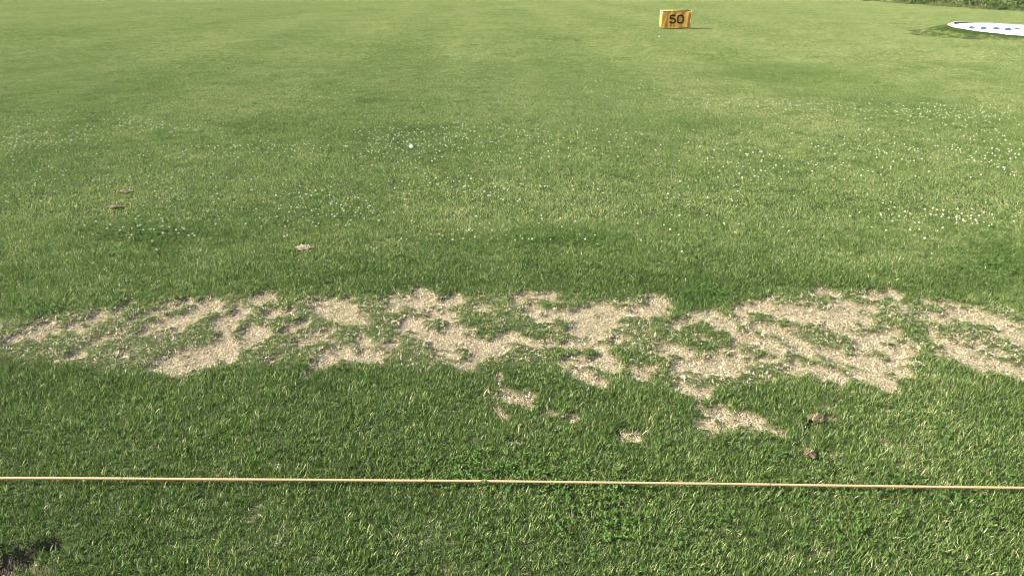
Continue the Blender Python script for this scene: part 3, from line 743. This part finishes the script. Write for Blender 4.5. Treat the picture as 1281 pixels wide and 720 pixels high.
# ------------------------------------------------------------------ torn-out divots of turf
M_CLOD = simple_mat('clod_soil', (.105, .078, .046), .95, .1, .6, 120.0, 1.0)
M_CLOD_PALE = simple_mat('dry_clod_soil', (.25, .195, .13), .95, .1, .35, 120.0, 1.0)
def clod(px, py, L_, Wd, H_, label, mat, seed, straw_n=30, shade=(.3, 1.0)):
    x, y = at(px, py, .01); root = empty('turf_divot', (x, y, float(height(np.array([x]), np.array([y]))[0]) + .010), random.Random(seed).uniform(-.4, .4))
    tag(root, label, 'divot'); r_ = random.Random(seed); bm = bmesh.new()
    bmesh.ops.create_icosphere(bm, subdivisions=3, radius=1.0)
    for v in bm.verts:
        d = v.co.copy(); k = 1 + .30 * math.sin(d.x * 5 + seed) * math.sin(d.y * 6 + seed * 2) + .22 * r_.uniform(-1, 1) * .6 + .12 * math.sin(d.z * 9 + d.x * 7)
        v.co = Vector((d.x * L_ * k, d.y * Wd * k, max(-.2, d.z) * H_ * .62 * k + H_ * .08))
    bm_obj('soil_lump', bm, mat, root)
    me = blades('root_fringe', straw_n, 1.0, .016, .003, .6, M_STRAW, shade=shade, bend=.8, dry=0, rng=np.random.default_rng(seed))
    n_ = len(me.vertices); co_ = np.zeros(n_ * 3, np.float32); me.vertices.foreach_get('co', co_); co_ = co_.reshape(-1, 5, 3)
    b_ = co_[:, :2].mean(1, keepdims=True); off = b_.copy(); co_ = co_ - b_; off[..., 0] *= L_ * .95; off[..., 1] *= Wd * .95
    off[..., 2] = H_ * (.62 - .55 * np.clip((b_[..., 0] ** 2 + b_[..., 1] ** 2), 0, 1)); co_ = co_ + off
    me.vertices.foreach_set('co', co_.astype(np.float32).ravel()); me.update()
    o = bpy.data.objects.new('root_fringe', me); COL.objects.link(o); o.parent = root; tag(o, kind='stuff')
    return root
clod(381, 310.5, .046, .026, .026, 'pale dry piece of torn turf lying alone above the left of the bare strip', M_CLOD_PALE, 3, 60, (.35, .85))
clod(143, 260, .055, .035, .022, 'reddish brown piece of torn turf just above the left clover patch', M_CLOD, 5, 40, (.1, .6))
clod(157, 240, .05, .035, .02, 'reddish brown piece of torn turf, farthest away at the left of the lawn', M_CLOD, 6, 30, (.1, .5))
clod(1013, 567, .020, .022, .02, 'small orange brown lump of torn turf beside a dark scrape just behind the rope', M_CLOD, 8, 24, (.05, .45))
clod(1021, 522, .030, .030, .016, 'grey brown ragged piece of torn turf on the grass below the bare strip at right', M_CLOD, 9, 40, (.05, .45))
clod(723, 51.2, .10, .05, .03, 'small dark piece of torn turf in the far grass left of the yellow sign', M_CLOD, 12, 10, (.0, .3))

# ------------------------------------------------------------------ shrubs along the right edge of the field
M_LEAF = [blade_mat('shrub_leaf', [(0.0, (.022, .045, .012)), (.5, (.045, .080, .020)), (1.0, (.10, .14, .042))], transl=.25),
          blade_mat('shrub_leaf_pale', [(0.0, (.035, .06, .018)), (.5, (.075, .11, .03)), (1.0, (.15, .18, .065))], transl=.25),
          blade_mat('weed_leaf', [(0.0, (.06, .09, .025)), (.5, (.11, .13, .045)), (1.0, (.26, .23, .11))], transl=.2)]
M_BARK = simple_mat('shrub_bark', (.11, .085, .06), .9, .1, .3, 20.0, .6)
def shrub(x, y, rx, h, seed, label, mat, nl=2600):
    rg = np.random.default_rng(seed); root = empty('field_shrub', (x, y, 0)); tag(root, label, 'shrub', 'shrubs along the right edge of the field')
    bm = bmesh.new(); rr = random.Random(seed); tips = []
    for k in range(6):
        a = rr.uniform(0, 6.28); p = Vector((.15 * math.cos(a), .15 * math.sin(a), -.05)); d = Vector((.35 * math.cos(a), .35 * math.sin(a), 1)); rad_ = .016
        for s_ in range(4):
            q = p + d.normalized() * h * .24; dd = q - p
            m = Matrix.Translation((p + q) / 2) @ dd.to_track_quat('Z', 'Y').to_matrix().to_4x4()
            bmesh.ops.create_cone(bm, cap_ends=False, segments=6, radius1=rad_, radius2=rad_ * .72, depth=dd.length, matrix=m)
            p = q; rad_ *= .72; d += Vector((rr.uniform(-.4, .4), rr.uniform(-.4, .4), 0))
    bm_obj('stem', bm, M_BARK, root)
    nc = 60; nl = int(nl * 1.7); ca = rg.uniform(0, 6.28, nc); cr_ = np.sqrt(rg.random(nc)) * rx; cz = (rg.random(nc) ** 2.2 * .98 + .02) * h * (1 - .45 * (cr_ / rx) ** 2)
    cs = rg.uniform(.16, .38, nc); w = rg.integers(0, nc, nl)
    v = rg.normal(0, 1, (nl, 3)); v /= np.linalg.norm(v, axis=1)[:, None]; rad_ = rg.random(nl) ** .4
    P_ = np.stack([cr_[w] * np.cos(ca[w]), cr_[w] * np.sin(ca[w]), cz[w]], -1) + v * (rad_ * cs[w])[:, None] * np.array([1, 1, .8])
    P_[:, 2] = np.maximum(P_[:, 2], .02)
    sz = rg.uniform(.025, .055, nl)
    nr = rg.normal(0, 1, (nl, 3)) + v * .6; t1 = np.cross(nr, rg.normal(0, 1, (nl, 3))); t1 /= np.linalg.norm(t1, axis=1)[:, None]
    t2 = np.cross(nr, t1); t2 /= np.linalg.norm(t2, axis=1)[:, None]
    co_ = np.stack([P_ - t1 * sz[:, None], P_ + t2 * sz[:, None] * .55, P_ + t1 * sz[:, None], P_ - t2 * sz[:, None] * .55], 1).reshape(-1, 3)
    me = np_mesh('foliage', co_, np.arange(4 * nl).reshape(-1, 4))
    sh_ = np.clip(rg.normal(.5, .2, nc)[w] + rg.normal(0, .15, nl), 0, 1)
    a_ = me.attributes.new('shade', 'FLOAT', 'POINT'); a_.data.foreach_set('value', np.repeat(sh_, 4).astype(np.float32)); me.materials.append(mat)
    o = bpy.data.objects.new('foliage', me); COL.objects.link(o); o.parent = root
SHR = [(24.6,37.0,1.3,2.2,0,'dark green shrub nearest in the hedge row, at the right edge of the picture'),
 (25.0,39.2,1.2,2.4,1,'paler green shrub with weeds at its foot, second nearest in the hedge row'),
 (24.7,41.4,1.3,2.3,0,'dark green shrub in the hedge row, third from the right edge of the picture'),
 (24.9,43.7,1.2,2.0,1,'light green bushy shrub in the middle of the hedge row behind the target'),
 (24.8,46.2,1.4,2.5,0,'dark shrub of the hedge row standing beyond the middle of the white target'),
 (25.1,48.8,1.3,2.2,1,'pale green shrub in the far half of the hedge row'),
 (24.8,51.4,1.4,2.4,0,'second last dark shrub towards the far left end of the hedge row'),
 (24.9,54.2,1.4,2.3,0,'small looking dark shrub at the far left end of the hedge row'),
 (25.0,57.5,1.5,2.3,1,None),(24.9,60.8,1.5,2.3,0,None),(25.0,34.6,1.3,2.2,1,None)]
for i, (x, y, rx, h, mk, lab) in enumerate(SHR):
    if lab: shrub(x + .7, y, rx, h, 40 + i, lab, M_LEAF[mk])
# tall dry weeds along the foot of the hedge
lib_weed = library('edge_weed', [blades('edge_weed', 70, .22, .30, .011, .45, M_LEAF[2], shade=(0, .8), bend=.6) for _ in range(5)])
n = 200; Y = RNG.uniform(35, 62, n); X = 24.45 + RNG.normal(0, .28, n) + .15 * np.sin(Y * 1.3)
rot = np.stack([np.zeros(n), np.zeros(n), RNG.uniform(0, 6.283, n)], -1)
scatter('edge_weeds', np.stack([X, Y, 0 * X], -1), rot, RNG.uniform(.35, 1.0, n), RNG.integers(0, 5, n), RNG.normal(0, .1, n), lib_weed,
        'tall yellowish weeds growing along the foot of the shrubs', 'weeds')
